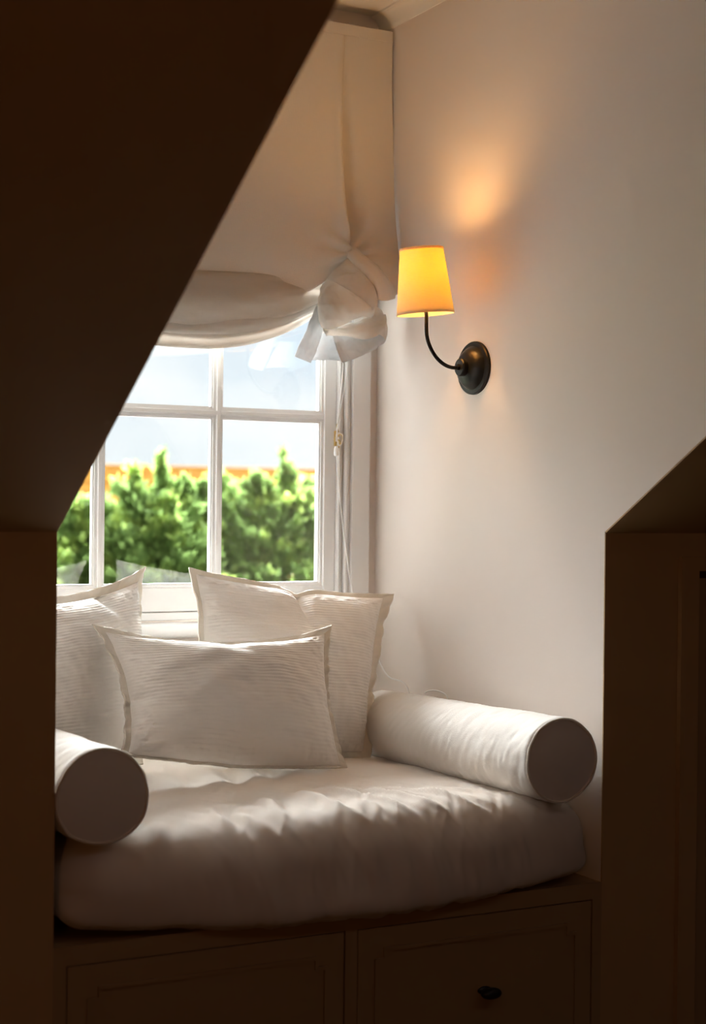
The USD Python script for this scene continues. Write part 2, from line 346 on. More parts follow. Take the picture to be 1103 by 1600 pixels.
# ------------------------------------------------------------------ the built-in bench
bench = thing('window_seat_bench', 'built-in painted bench with two wide drawers under the seat cushion', 'bench', (0, 0, 0))
ZB = .450
dxs = ((-.6236, -.0143), (.0140, .6251)); DZT = .4125
front = Polygon([(L, 0), (R, 0), (R, ZB), (L, ZB)], [[(a, .05), (b, .05), (b, DZT), (a, DZT)] for a, b in dxs])
obj('bench_frame', prism(front, 1, .0, .02), DRAWER_SHADED, bench, smooth=False)
obj('bench_top', rbox((L, .0202, ZB - .025), (R, D, ZB), .002), DRAWER_SHADED, bench, smooth=False)
for k, (a, b) in enumerate(dxs):
    g = .0028
    d_ = obj('drawer', rbox((a + g, .001, .05 + g), (b - g, .021, DZT - g), .0015), DRAWER_SHADED, bench, smooth=False)
    # raised bead, notched at its corners
    x0, x1, z0, z1, c = a + .046, b - .046, .10, DZT - .050, .022
    out = Polygon([(x0 + c, z0), (x1 - c, z0), (x1 - c, z0 + c), (x1, z0 + c), (x1, z1 - c), (x1 - c, z1 - c), (x1 - c, z1), (x0 + c, z1), (x0 + c, z1 - c), (x0, z1 - c), (x0, z0 + c), (x0 + c, z0 + c)])
    ring = out.buffer(.004).difference(out.buffer(-.004))
    obj('panel_moulding', prism(ring, 1, -.0035, .0012), DRAWER_SHADED, d_, smooth=False)
    kx = .334 if k else -.334
    knob = lathe([(0, .0), (.012, .0), (.012, .004), (.007, .007), (.0065, .016), (.012, .019), (.0165, .024), (.0175, .030), (.0155, .036), (.009, .0405), (0, .042)], (kx, .001, .2417), (0, -1, 0), 32)
    v = np.array(knob.vertices); v[:, 0] = kx + (v[:, 0] - kx) * 1.45; v[:, 2] = .2417 + (v[:, 2] - .2417) * .72
    obj('knob', trimesh.Trimesh(v, knob.faces, process=False), IRON, d_, smooth=40, label='black oval drawer knob')

# ------------------------------------------------------------------ seat cushion
def cushion():
    n = np.array([240, 120, 46]); half = np.array([.632, .548, .092]); r = .085
    faces, verts = [], []; off = 0
    for ax in range(3):
        o = [i for i in range(3) if i != ax]
        for s in (-1, 1):
            a, b = np.linspace(-1, 1, n[o[0]]), np.linspace(-1, 1, n[o[1]])
            A, B = np.meshgrid(a, b, indexing='ij'); P = np.zeros(A.shape + (3,))
            P[..., o[0]], P[..., o[1]], P[..., ax] = A * half[o[0]], B * half[o[1]], s * half[ax]
            q = grid_faces(len(a), len(b)); q = q if (s > 0) == (ax != 1) else q[:, ::-1]
            faces.append(tri(q) + off); verts.append(P.reshape(-1, 3)); off += A.size
    P = np.vstack(verts); F = np.vstack(faces)
    hr = np.tile(half - r, (len(P), 1)); sm = np.clip(-P[:, 2:] / .09, 0, 1); rv = r - (r - .05) * sm * sm * (3 - 2 * sm); hr = half - np.full((len(P), 3), 1.0) * rv; hr[:, 2] = half[2] - rv[:, 0]
    c = np.clip(P, -hr, hr); d = P - c; ln = np.linalg.norm(d, axis=1, keepdims=True)
    P = c + d / np.maximum(ln, 1e-9) * np.minimum(ln, rv)
    x, y, z = P.T.copy()
    u, v = x / .632, y / .548
    ss = lambda q: np.clip(q, 0, 1) ** 2 * (3 - 2 * np.clip(q, 0, 1))
    wt, wbm = ss((z + .03) / .11), ss((.02 - z) / .10)
    P[:, 2] += wt * (.026 * (1 - u ** 2) * (1 - .5 * v ** 4) - .020 * np.clip((v + .2) / 1.2, 0, 1))            # crowned top
    P[:, 2] += wbm * (.022 * np.abs(u) ** 3 - .006 * (1 - u * u) * np.clip(-v, 0, 1) ** 6)   # bottom lifts at its ends, sags over the bench edge
    P[:, 1] -= .060 * np.cos(u * PI / 2) ** .8 * np.clip(-v, 0, 1) ** 3 * np.clip(1 - .25 * z / .1, .6, 1.3)  # belly of the front
    # creases: soft ridges fanning forward from the sitting place
    X, Y, Z = P.T
    fx, fy = X - .02, Y + .05
    sk = (X + .45 * (Y + .6) + .25 * Z) * 1.0
    w = np.exp(-((X - .08) / .40) ** 2) * np.exp(-((Y + .50) / .28) ** 2)
    n1 = meshkit.fbm(np.stack([sk * 17, Y * 3.0, Z * 3.5], 1), 3, 3); n2 = meshkit.fbm(np.stack([(X - .6 * Y) * 26, (Y + .3 * X) * 6, Z * 5], 1), 2, 9)
    ridge = (1 - np.abs(2 * n1 - 1) * 2).clip(-1, 1) * .010 + (1 - np.abs(2 * n2 - 1) * 2).clip(-1, 1) * .005
    soft = (meshkit.fbm(np.stack([X * 5, Y * 5, Z * 5], 1), 3, 5) - .5) * .016
    h = ridge * w + soft
    # single long creases fanning from the sitting place over the front edge
    run = (-Y - .26) + (.09 - Z)
    for x0, sl_, st, ln, am, wd_ in ((-.26, -.20, .10, .20, .009, .016), (-.13, -.05, .06, .24, .010, .015), (-.02, .12, .02, .26, .012, .014), (.05, .30, .00, .28, .014, .013), (.12, .45, .04, .24, .013, .014),
                                     (.17, .60, .02, .22, .012, .013), (.24, .55, .10, .20, .011, .015), (.32, .70, .06, .20, .010, .015), (-.38, -.35, .16, .16, .007, .018), (.44, .5, .12, .16, .008, .017)):
        d = X - x0 - sl_ * (run - st) + .012 * np.sin(run * 14 + x0 * 20)
        env = np.clip((run - st) / .06, 0, 1) * np.exp(-np.clip(run - st - ln * .35, 0, 9) ** 2 / (ln * .55) ** 2) * (Z > -.085)
        h = h + am * env * (np.exp(-(d / wd_) ** 2) - .7 * np.exp(-((d - 1.5 * wd_) / wd_) ** 2))
    # pull lines running back to the pillows
    for cx, wd, am in ((-.16, .03, .012), (-.05, .03, .018), (.05, .028, .014), (.17, .035, .009)):
        h -= am * np.exp(-((X - cx - .25 * (Y + .05)) / wd) ** 2) * np.exp(-((Y - .02) / .16) ** 2) * (Z > .03)
    t = trimesh.Trimesh(P, F, process=False); t.merge_vertices(digits_vertex=6)
    # the merged vertices keep the order of first appearance; recompute the relief on them
    from scipy.spatial import cKDTree
    idx = cKDTree(P).query(t.vertices)[1]
    vn = np.array(t.vertex_normals)
    if t.volume < 0: t.invert(); vn = np.array(t.vertex_normals)
    t.vertices = np.array(t.vertices) + vn * h[idx][:, None]
    t.apply_translation((0, .548 + .006, .545))
    return t
seat = thing('seat_cushion', 'wide rumpled off-white linen seat cushion on the built-in bench', 'cushion', (0, .55, .45))
obj('cushion_cover', cushion(), LINEN_SEAT, seat, smooth=True)

# ------------------------------------------------------------------ bolsters
def bolster(name, label, cx, cz, y0, y1, r, seed, skew=(0, 0)):
    t = thing(name, label, 'bolster', (cx, (y0 + y1) / 2, cz - r), group='linen bolsters along the sides of the seat')
    n, m = 150, 96
    yy = np.linspace(y0, y1, n); an = np.arange(m) * 2 * PI / m
    Y, A = np.meshgrid(yy, an, indexing='ij')
    nz = meshkit.fbm(np.stack([Y * 42, np.cos(A) * 1.6 + 3, np.sin(A) * 1.6], -1), 3, seed) - .5
    n2 = meshkit.fbm(np.stack([Y * 6, np.cos(A) * 1.2, np.sin(A) * 1.2], -1), 3, seed + 5) - .5
    e = np.minimum((Y - y0), (y1 - Y)) / .012
    cr = (1 - 2 * np.abs(2 * meshkit.fbm(np.stack([Y * 26 + 1.5 * np.sin(A), np.cos(A) * 1.3 + 8, np.sin(A) * 1.3], -1), 2, seed + 9) - 1)).clip(-1, 1)
    rr = cr * .0011 + r * np.where(e < 1, .955 + .045 * np.sqrt(np.clip(1 - (1 - np.clip(e, 0, 1)) ** 2, 0, 1)), 1) + nz * .0050 + n2 * .007
    sq = 1 - .035 * np.clip(-np.sin(A), 0, 1) ** 3
    P = np.stack([cx + rr * np.cos(A), Y, cz + rr * np.sin(A) * sq], -1)
    V = P.reshape(-1, 3); F = tri(grid_faces(n, m, closed_v=True))
    sk = lambda p: p + np.array([skew[0], 0, skew[1]]) * ((p[..., 1:2] - y0) / (y1 - y0))
    b = trimesh.Trimesh(V, F, process=False)
    if ((b.face_normals * (b.triangles_center - [cx, 0, cz]))[:, [0, 2]].sum()) < 0: b.invert()
    b.vertices = sk(np.array(b.vertices))
    obj('bolster_cover', b, LINEN_BOLSTER, t, smooth=True)
    for k, (yv, s) in enumerate(((y0, -1), (y1, 1))):
        ring = P[0 if k == 0 else -1]
        rad = np.linspace(0, 1, 12)
        D_ = ring[None] * rad[:, None, None] + np.array([cx, yv, cz]) * (1 - rad[:, None, None])
        D_[..., 1] += s * .008 * (1 - rad[:, None] ** 2) + (meshkit.fbm(np.stack([D_[..., 0] * 18, D_[..., 2] * 18, D_[..., 0] * 0 + seed], -1), 2, 4) - .5) * .005 * (1 - rad[:, None] ** 4)
        d = trimesh.Trimesh(D_.reshape(-1, 3), tri(grid_faces(12, m, closed_v=True)), process=False)
        if d.face_normals[:, 1].mean() * s < 0: d.invert()
        d.vertices = sk(np.array(d.vertices))
        obj('end_cap', d, LINEN_BOLSTER, t, smooth=True)
        pp = np.vstack([ring, ring[:1]]); pp[:, 1] += s * .001
        obj('piping', tube(sk(pp + (pp - [cx, pp[0, 1], cz]) * .008), .0032, 8, caps=False), LINEN_FLANGE, t, smooth=True)
bolster('bolster', 'white linen bolster along the right wall under the sconce', .513, .7420, -.030, .88, .0965, 1, (.036, -.036))
bolster('bolster', 'white linen bolster at the left, its shaded round end beside the left jamb', -.5535, .7350, .0, .86, .0965, 2, (-.0, -.024))

# ------------------------------------------------------------------ pillows
def pillow(t, corners, thick, bow, rib=.0094, flange=(.03, .03, .03, .03), back=.35, seed=0, dents=(), ribs_on=True, ease=.0, pinch=None):
    """corners TL, TR, BR, BL of the flange in space; bow = how far top, right, bottom, left edges draw in between the corners."""
    TL, TR, BR, BL = map(np.asarray, corners)
    N = np.cross(TR - TL, TL - BL); N /= np.linalg.norm(N)
    if N[1] > 0: N = -N
    w, hgt = (np.linalg.norm(TR - TL) + np.linalg.norm(BR - BL)) / 2, (np.linalg.norm(TL - BL) + np.linalg.norm(TR - BR)) / 2
    def plane(a, b):
        """a, b in -1..1 (right, up), edges drawn in."""
        pa = (1 - np.abs(b) ** 2.2); pb = (1 - np.abs(a) ** 2.2)
        a2 = a - np.where(a > 0, bow[1], -bow[3]) * pa * np.abs(a) ** 2 * 2 / w
        b2 = b - np.where(b > 0, bow[0], -bow[2]) * pb * np.abs(b) ** 2 * 2 / hgt
        if pinch: b2 = b2 - pinch[2] * 2 / hgt * np.exp(-np.abs((a - pinch[0]) / pinch[1]) ** 1.4) * np.clip(b, 0, 1) ** 3
        s, q = (a2 + 1)[..., None] / 2, (b2 + 1)[..., None] / 2
        return (BL * (1 - s) + BR * s) * (1 - q) + (TL * (1 - s) + TR * s) * q
    ft, fr_, fbm_, fl = flange
    def inner(a, b, q=1.0):
        return np.where(a > 0, a * (1 - q * 2 * fr_ / w), a * (1 - q * 2 * fl / w)), np.where(b > 0, b * (1 - q * 2 * ft / hgt), b * (1 - q * 2 * fbm_ / hgt))
    def warp(a, b):
        P = plane(a, b)
        k = meshkit.fbm(np.stack([a * 2.0 + seed, b * 2.0, a * 0], -1), 2, seed) - .5
        return P + N * (k * .018 + ease * a * a * b)[..., None]
    na, nb = 130, int(hgt / rib * 7)
    a, b = np.linspace(-1, 1, na), np.linspace(-1, 1, nb)
    A, B = np.meshgrid(a, b, indexing='ij')
    prof = ((1 - np.abs(A) ** 2.6).clip(0) * (1 - np.abs(B) ** 2.6).clip(0)) ** .62
    Pm = warp(*inner(A, B))
    wob = meshkit.fbm(np.stack([A * 3, B * 1.5, A * 0 + seed], -1), 3, seed + 3) - .5
    rb = np.sin((B * hgt / 2 + wob * .010) * 2 * PI / rib) * .0009 * np.clip(.62 + .22 * B, .25, 1) * (.25 + 1.0 * meshkit.noise(np.stack([A * 2.5, B * 2 + 7, A * 0 + seed], -1))) * np.clip(prof * 6, 0, 1) if ribs_on else 0
    edge = np.exp(-((1 - np.maximum(np.abs(A), np.abs(B))) / .16) ** 2)
    puck = (meshkit.fbm(np.stack([A * 16, B * 16 * hgt / w, A * 0 + seed], -1), 3, seed + 8) - .5) * .016 * edge * np.clip((1 - np.maximum(np.abs(A), np.abs(B))) * 14, 0, 1)
    soft = (meshkit.fbm(np.stack([A * 3.2, B * 3.2, A * 0 + 9 + seed], -1), 3, seed + 1) - .5) * .026 * prof
    dn = 0
    for (ca, cb, ra, rb_, am) in dents: dn = dn - am * np.exp(-((A - ca) / ra) ** 2 - ((B - cb) / rb_) ** 2)
    front = Pm + N * (thick * prof + rb + puck + soft + dn * np.clip(prof * 4, 0, 1) + .0012)[..., None]
    backP = Pm - N * (thick * back * prof + .0012)[..., None]
    k = na * nb
    q = grid_faces(na, nb)
    rim = np.concatenate([np.arange(nb), np.arange(1, na) * nb + nb - 1, (na - 1) * nb + np.arange(nb - 2, -1, -1), np.arange(na - 2, 0, -1) * nb]); r2 = np.roll(rim, -1)
    m = trimesh.Trimesh(np.vstack([front.reshape(-1, 3), backP.reshape(-1, 3)]), np.vstack([tri(q), tri(q[:, ::-1] + k), tri(np.stack([rim, r2, r2 + k, rim + k], 1))]), process=False)
    if m.volume < 0: m.invert()
    obj('pillow_cover', m, LINEN_PILLOW, t, smooth=True)
    # flange: a flat border with a gently frilled outer edge
    per = []
    for e in range(4):
        s = np.linspace(-1, 1, 90, endpoint=False)
        per.append({0: np.stack([s, s * 0 + 1], 1), 1: np.stack([s * 0 + 1, -s], 1), 2: np.stack([-s, s * 0 - 1], 1), 3: np.stack([s * 0 - 1, s], 1)}[e])
    per = np.vstack(per); K = len(per)
    J = 7; Q = np.zeros((K, J, 3))
    frill = meshkit.fbm(np.stack([np.arange(K) * .16, np.zeros(K), np.zeros(K) + seed], 1), 3, seed + 2)
    frill2 = np.take(frill, (np.arange(K) * 1) % K); bl = np.clip(np.minimum(np.arange(K), K - np.arange(K)) / 12, 0, 1)
    frill2 = (frill2 - .5) * bl
    for j in range(J):
        tt = j / (J - 1)
        i_a, i_b = inner(per[:, 0], per[:, 1])
        Q[:, j] = warp(i_a * .985 * (1 - tt) + per[:, 0] * tt, i_b * .985 * (1 - tt) + per[:, 1] * tt) + N * (frill2 * .030 * tt ** 1.3)[:, None]
    Fq = grid_faces(K, J, closed_u=True); th = .0028
    du = np.roll(Q, -1, 0) - np.roll(Q, 1, 0); dv = np.gradient(Q, axis=1); NN = np.cross(du, dv); NN /= np.linalg.norm(NN, axis=2, keepdims=True) + 1e-12
    tk = np.full(J, th); tk[-1] = .0045; tk[-2] = .0036
    Aa, Bb = Q + NN * tk[None, :, None] / 2, Q - NN * tk[None, :, None] / 2
    kk = K * J; i = np.arange(K); i2 = (i + 1) % K
    Fs = [tri(Fq), tri(Fq[:, ::-1] + kk), tri(np.stack([i * J + J - 1, i2 * J + J - 1, i2 * J + J - 1 + kk, i * J + J - 1 + kk], 1)), tri(np.stack([i2 * J, i * J, i * J + kk, i2 * J + kk], 1))]
    m = trimesh.Trimesh(np.vstack([Aa.reshape(-1, 3), Bb.reshape(-1, 3)]), np.vstack(Fs), process=False)
    if m.volume < 0: m.invert()
    obj('flange', m, LINEN_FLANGE, t, smooth=True)

t = thing('pillow', 'square ribbed white pillow standing behind at right against the window sill', 'pillow', (.25, .80, .65))
pillow(t, [at(296, 886, .86), at(613, 929, .93), at(577, 1186, .76), at(318, 1190, .72)], .095, (.016, .020, .0, .012), pinch=(.02, .10, .020), seed=11, flange=(.014, .027, .02, .015), dents=((.02, .92, .05, .35, .030), (.10, .75, .25, .25, .01)))
t = thing('pillow', 'square ribbed white pillow behind at left, half hidden by the dark jamb', 'pillow', (-.40, .65, .65))
pillow(t, [at(-20, 930, .62), at(229, 885, .90), at(222, 1195, .74), at(10, 1210, .50)], .095, (.035, .02, .0, .012), seed=23, flange=(.028, .022, .02, .02), dents=((.35, .9, .12, .25, .03),))
t = thing('pillow', 'oblong ribbed white pillow leaning in front of the two square pillows', 'pillow', (-.08, .55, .65))
pillow(t, [at(145, 974, .62), at(517, 978, .66), at(543, 1199, .53), at(186, 1180, .50)], .100, (.044, .030, -.014, .040), seed=37, flange=(.016, .017, .006, .020), dents=((.05, .95, .10, .3, .012), (-.95, -.2, .12, .10, .02)))

# ------------------------------------------------------------------ wall sconce
PC = np.array([R, .5770, 1.6755])
sc = thing('wall_sconce', 'dark bronze wall lamp with a glowing cream tapered shade on a curved arm', 'wall lamp', PC)
plate = [(0, .034), (.020, .034), (.036, .031), (.047, .024), (.054, .015), (.057, .010), (.062, .0085), (.0665, .0085), (.0695, .006), (.070, .0), (0, .0)]
pv = lathe(plate, PC, (-1, 0, 0), 96)
v = np.array(pv.vertices); v[:, 1] = PC[1] + (v[:, 1] - PC[1]) * 1.12; 
obj('wall_plate', trimesh.Trimesh(v, pv.faces, process=False), BRONZE, sc, smooth=35)
obj('hub', lathe([(0, .033), (.023, .033), (.024, .046), (.021, .049), (0, .0495)], PC, (-1, 0, 0), 48), BRONZE, sc, smooth=35)
obj('arm_nut', lathe([(0, .049), (.009, .049), (.009, .055), (.0075, .057), (0, .058)], PC, (-1, 0, 0), 6), BRONZE, sc, smooth=20)
SB = np.array([.499, .577, 1.8075])
TILT = np.array([-.085, 0.0, 1.0]); TILT /= np.linalg.norm(TILT)
arm = [PC + [-.048, 0, 0], PC + [-.075, 0, -.001], PC + [-.105, 0, .012], PC + [-.130, 0, .038], PC + [-.146, 0, .075], SB + [.003, 0, -.022], SB + TILT * .02]
obj('arm', tube(arm, .0049, 16, 60), BRONZE, sc, smooth=True)
obj('lamp_holder', lathe([(0, .0), (.006, .0), (.012, .006), (.0135, .010), (.0135, .068), (0, .068)], SB + TILT * .012, TILT, 32), BRONZE, sc, smooth=35)
RB, RTp, SH = .0745, .0560, .168
sh = obj('lamp_shade', lathe([(RB, 0), (RTp, SH), (RTp - .0012, SH), (RB - .0012, 0), (RB, 0)], SB, TILT, 96), SHADE, sc, smooth=40)
obj('shade_rim', lathe([(RB + .0006, -.001), (RB + .0006 - .0007, .006), (RB - .0016, .006), (RB - .0016, -.001), (RB + .0006, -.001)], SB, TILT, 96), SHADE, sh, smooth=40)
obj('shade_rim', lathe([(RTp + .0006, SH + .001), (RTp + .0012, SH - .005), (RTp - .0016, SH - .005), (RTp - .0016, SH + .001), (RTp + .0006, SH + .001)], SB, TILT, 96), SHADE, sh, smooth=40)
obj('shade_carrier', cat_m(*[tube([SB + TILT * .05, SB + TILT * .05 + .068 * np.array([math.cos(a), math.sin(a), 0])], .0012, 6) for a in (.4, 2.5, 4.6)]), BRONZE, sc)
bulb = lathe([(0, 0), (.010, .0), (.013, .012), (.021, .030), (.0225, .040), (.020, .052), (.012, .061), (0, .064)], SB + TILT * .086, TILT, 32)
obj('bulb', bulb, BULB, sc, smooth=True, label='warm lit bulb inside the shade')

# ------------------------------------------------------------------ linen blind
blind = thing('window_blind', 'cream linen gathered window blind hanging over the upper window', 'blind', (0, 1.03, 2.66))
XL, XR, ZT, XP = -.643, .643, 2.670, .497
obj('head_board', rbox((XL + .004, 1.034, ZT - .035), (XR - .004, D, ZT - .004), .002), TRIM, blind)
def sag(ax, z0, z1, p): return z0 + (z1 - z0) * np.clip(ax / .47, 0, 1) ** p
def main_sheet():
    nx, nz = 300, 170
    x = np.linspace(XL, XR, nx); v = np.linspace(0, 1.10, nz)
    X, V = np.meshgrid(x, v, indexing='ij'); AX = np.abs(X)
    zb = np.where(AX < XP, sag(AX, 1.840, 1.985, 3.4), 1.925 + .085 * np.exp(-((AX - XP) / .022)) - .03 * np.exp(-((AX - .60) / .04) ** 2))
    vv = np.clip(V, 0, 1)
    Z = ZT + (zb - ZT) * vv
    bulge = vv ** 2.6
    Y = 1.030 - (.058 + .018 * np.clip(AX / XP, 0, 1)) * bulge
    over = np.clip((V - .93) / .17, 0, 1)                         # the lower edge rolls under and back
    Y = Y + .075 * over ** 1.6
    Z = Z + .030 * over ** 2.2
    # inverted pleat: sharp on its inner side, easing outwards
    d = AX - (XP - .004 - .006 * np.sin(vv * PI))
    wd = .006 + .050 * np.clip(vv - .12, 0, 1) ** 1.1
    dep = .006 + .068 * np.clip(vv - .10, 0, 1) ** 1.2
    g = np.where(d < 0, np.exp(-(d / (.004 + .006 * vv)) ** 2), np.exp(-(d / wd) ** 2))
    Y = Y + dep * g
    # inner lip of the pleat stands slightly proud
    Y = Y - .015 * vv * np.exp(-((d + .018) / .016) ** 2)
    # pull folds radiating from the gathering point
    gx, gz = AX - XP, Z - 2.01
    rr = np.hypot(gx, gz) + 1e-6; th = np.arctan2(gz, gx)
    Y = Y + .010 * np.sin(th * 9 + .6) * np.exp(-(rr / .10) ** 2) * np.clip(rr / .02, 0, 1) * (vv > .5)
    Y = Y + .012 * (meshkit.fbm(np.stack([X * 3.5, Z * 3.0, X * 0], -1), 3, 4) - .5) * vv
    Y = Y + .004 * (meshkit.fbm(np.stack([X * 2.5, Z * 22.0, X * 0], -1), 2, 8) - .5) * vv
    X2 = X + .004 * vv * np.sign(X) * (AX > .6) * np.sin(Z * 14)
    return sheet(np.stack([X2, Y, Z], -1), .002)
obj('blind_panel', main_sheet(), LINEN_BLIND, blind, smooth=True)
obj('heading_band', rbox((XL + .001, 1.0255, ZT - .030), (XR - .001, 1.0285, ZT + .001), .001), LINEN_BLIND, blind, smooth=False)
def swag(z0, z1, p, h0, depth, yc, seed, span=.475):
    """One sagging fold between the two gathering points: a soft flattened roll of cloth."""
    n, m = 180, 48
    s = np.linspace(-span, span, n); a = np.linspace(-.25 * PI, 1.35 * PI, m)
    S, A = np.meshgrid(s, a, indexing='ij'); AX = np.abs(S)
    zb = sag(AX, z0, z1, p)
    k = np.clip(1 - (AX / span) ** 3, .10, 1)
    h = h0 * k
    Y = yc - depth * k * np.sin(A) + .02 * (AX / span) ** 2
    Z = zb + h * (.5 + .5 * np.cos(A)) 
    nz = meshkit.fbm(np.stack([S * 6, A * 1.2, S * 0], -1), 3, seed) - .5
    ln = np.sin(A * 5 + S * 4 + seed) * .0025 * k
    return sheet(np.stack([S, Y + nz * .012 + ln, Z + nz * .008], -1), .0018)
obj('swag_fold', swag(1.785, 1.915, 2.3, .150, .040, .990, 2), LINEN_SWAG, blind, smooth=True)
obj('swag_fold', swag(1.758, 1.905, 2.4, .120, .030, .998, 5), LINEN_SWAG, blind, smooth=True)
obj('swag_fold', swag(1.728, 1.895, 2.4, .100, .022, 1.006, 9), LINEN_SWAG, blind, smooth=True)
# the gathered tail, modelled on the right and mirrored to the left
tail = [
 ('tail_fold', LINEN_SWAG, [[(506, 442, .985), (522, 428, .965), (548, 428, .955), (572, 446, .965)], [(499, 464, .950), (522, 452, .915), (556, 460, .905), (582, 470, .935)],
                            [(498, 490, .935), (520, 482, .895), (556, 482, .885), (584, 486, .925)], [(503, 511, .950), (530, 510, .915), (556, 497, .935), (580, 496, .945)]]),
 ('tail_fold', LINEN_SWAG, [[(512, 436, .955), (530, 416, .940), (548, 402, .955)], [(530, 444, .920), (550, 428, .905), (566, 416, .940)], [(556, 462, .905), (574, 448, .890), (584, 436, .930)], [(578, 492, .930), (587, 474, .905), (594, 460, .940)]]),
 ('tail_fold', LINEN_BLIND, [[(538, 396, 1.00), (546, 387, .985), (556, 388, 1.00)], [(552, 412, .930), (564, 405, .915), (577, 406, .955)], [(572, 438, .915), (588, 430, .898), (603, 430, .955)], [(582, 462, .930), (598, 470, .905), (617, 466, .975)]]),
 ('tail_hem', LINEN_SWAG, [[(503, 509, .970), (540, 508, .972), (574, 497, .972), (602, 492, .980)], [(506, 517, .955), (540, 516, .945), (574, 514, .945), (603, 503, .965)], [(510, 525, .958), (545, 526, .950), (572, 530, .945), (596, 517, .962)]]),
 ('tail_fold', LINEN_SWAG, [[(568, 492, .985), (583, 480, .975), (594, 485, .985)], [(570, 512, .972), (588, 506, .958), (603, 508, .972)], [(577, 527, .975), (592, 522, .968), (602, 532, .980)]]),
 ('tail_lining', LINING, [[(518, 520, .985), (548, 524, .990), (578, 522, .992), (603, 516, .990)], [(526, 545, .972), (548, 546, .975), (576, 540, .978), (603, 527, .985)], [(534, 566, .968), (548, 563, .972), (574, 551, .980), (600, 537, .990)]]),
 ('tail_lining', LINING, [[(500, 520, 1.005), (512, 521, 1.008), (526, 522, 1.004)], [(492, 542, 1.0), (510, 543, 1.005), (530, 544, .998)], [(483, 563, .996), (508, 563, 1.0), (537, 564, .985)]]),
 ('tail_lining', LINING, [[(495, 478, .990), (500, 486, .978), (506, 494, .985)], [(478, 517, .985), (490, 521, .972), (502, 524, .985)], [(460, 557, .985), (472, 562, .975), (484, 567, .985)]]),
]
for nm, mt, rows in tail:
    P = patch(rows, 60, 60)
    du, dv = np.gradient(P, axis=0), np.gradient(P, axis=1); nn = np.cross(du, dv); nn /= np.linalg.norm(nn, axis=2, keepdims=True)
    P = P + nn * ((meshkit.fbm(P * [34, 34, 22], 3, 3) - .5) * .011 + (1 - 2 * np.abs(meshkit.fbm(P * [22, 22, 30] + 5, 2, 6) * 2 - 1)).clip(-1, 1) * .0022)[..., None]
    obj(nm, sheet(P, .0018), mt, blind, smooth=True, label='pale lining of the gathered tail' if nm == 'tail_lining' else None)
    Q = P.copy(); Q[..., 0] *= -1
    obj(nm, sheet(Q, .0018), mt, blind, smooth=True, label='pale lining of the gathered tail' if nm == 'tail_lining' else None)

# ------------------------------------------------------------------ cleat and cord
c0, c1 = at(523, 664, D - .012), at(527, 704, D - .012)
cl = thing('cord_cleat', 'small brass cord hook on the right window stile', 'hook', (c0 + c1) / 2)
xc, zc = .5185, 1.505
obj('cleat_plate', rbox((xc - .006, D - .0015, zc - .022), (xc + .006, D + .004, zc + .022), .002), BRASS, cl)
obj('cleat_hook', cat_m(tube([(xc + .002, D - .002, zc + .006), (xc, D - .016, zc + .010), (xc - .006, D - .020, zc + .026), (xc - .010, D - .022, zc + .040)], [.0028, .0026, .0024, .0016], 10, 24),
                        tube([(xc + .002, D - .002, zc - .006), (xc + .002, D - .018, zc - .010), (xc - .003, D - .022, zc - .026), (xc - .006, D - .020, zc - .036)], [.0028, .0026, .0024, .0016], 10, 24),
                        tube([(xc + .001, D - .016, zc + .014), (xc + .010, D - .019, zc + .006), (xc + .010, D - .019, zc - .010), (xc + .001, D - .018, zc - .018)], .0022, 10, 24)), BRASS, cl, smooth=True)
co = thing('blind_cord', 'thin white blind cord from the brass hook down behind the right pillow', 'cord', (xc, D - .03, 1.2))
obj('upper_cord', cat_m(tube([at(541, 548, 1.03), at(541, 590, 1.07), at(536, 620, 1.085), at(527, 668, 1.088), at(525, 690, 1.088)], .0016, 6, 40), tube([at(537, 548, 1.03), at(534, 600, 1.07), at(529, 650, 1.085), at(526, 690, 1.088)], .0016, 6, 40)), CORD, co, smooth=True)
obj('cord_wrap', cat_m(*[tube([(xc - .004 + k * .002, D - .026, zc + .016 - .001 * k), (xc + .009, D - .026, zc + .001), (xc - .004 + k * .002, D - .027, zc - .022), (xc - .008, D - .024, zc - .004), (xc - .004 + k * .002, D - .026, zc + .016 - .001 * k)], .0012, 6, 40) for k in range(3)]), CORD, co, smooth=True)
ac = at(525.5, 705, D - .024)
obj('cord_acorn', lathe([(0, .014), (.0035, .014), (.0065, .008), (.0072, -.004), (.0068, -.012), (.004, -.0145), (0, -.0145)], ac, (0, 0, 1), 24), CORD, co, smooth=40, label='white cord toggle below the brass hook')
obj('hanging_cord', tube([at(526, 712, D - .024), at(530, 765, D - .03), at(537, 830, D - .045), at(551, 929, 1.035), at(566, 985, .99), at(587, 1023, .95), at(605, 1055, .90), (.575, .812, .8320), at(640, 1087, .76)], .0019, 6, 120), CORD, co, smooth=True)
obj('cord_loop', tube([(.640, .80, .80), (.640, .755, .812), (.641, .715, .8115), (.641, .690, .806), (.638, .675, .797)], .0019, 6, 40), CORD, co, smooth=True)

# ------------------------------------------------------------------ added fill lamp, unseen behind the camera, tinting the dark room amber
fl = thing('fill_lamp', 'added amber fill light on a pole, unseen behind the camera', 'fill lamp', (-2.7, -3.9, 0))
FILL_GLOBE = usdkit.material(stage, '/World/Looks/fill_globe_glow', {'e': ('emission', {'color': (1.0, .36, .07), 'strength': 40.0})}, [], surface='e.emission')
obj('base', lathe([(0, .03), (.11, .03), (.13, .02), (.135, 0), (0, 0)], (-2.7, -3.9, 0), (0, 0, 1), 48), IRON, fl)
obj('pole', tube([(-2.7, -3.9, .03), (-2.7, -3.9, 1.42)], .009, 12, 8), IRON, fl)
obj('globe', trimesh.creation.icosphere(3, .10).apply_translation((-2.7, -3.9, 1.50)), FILL_GLOBE, fl, smooth=True)

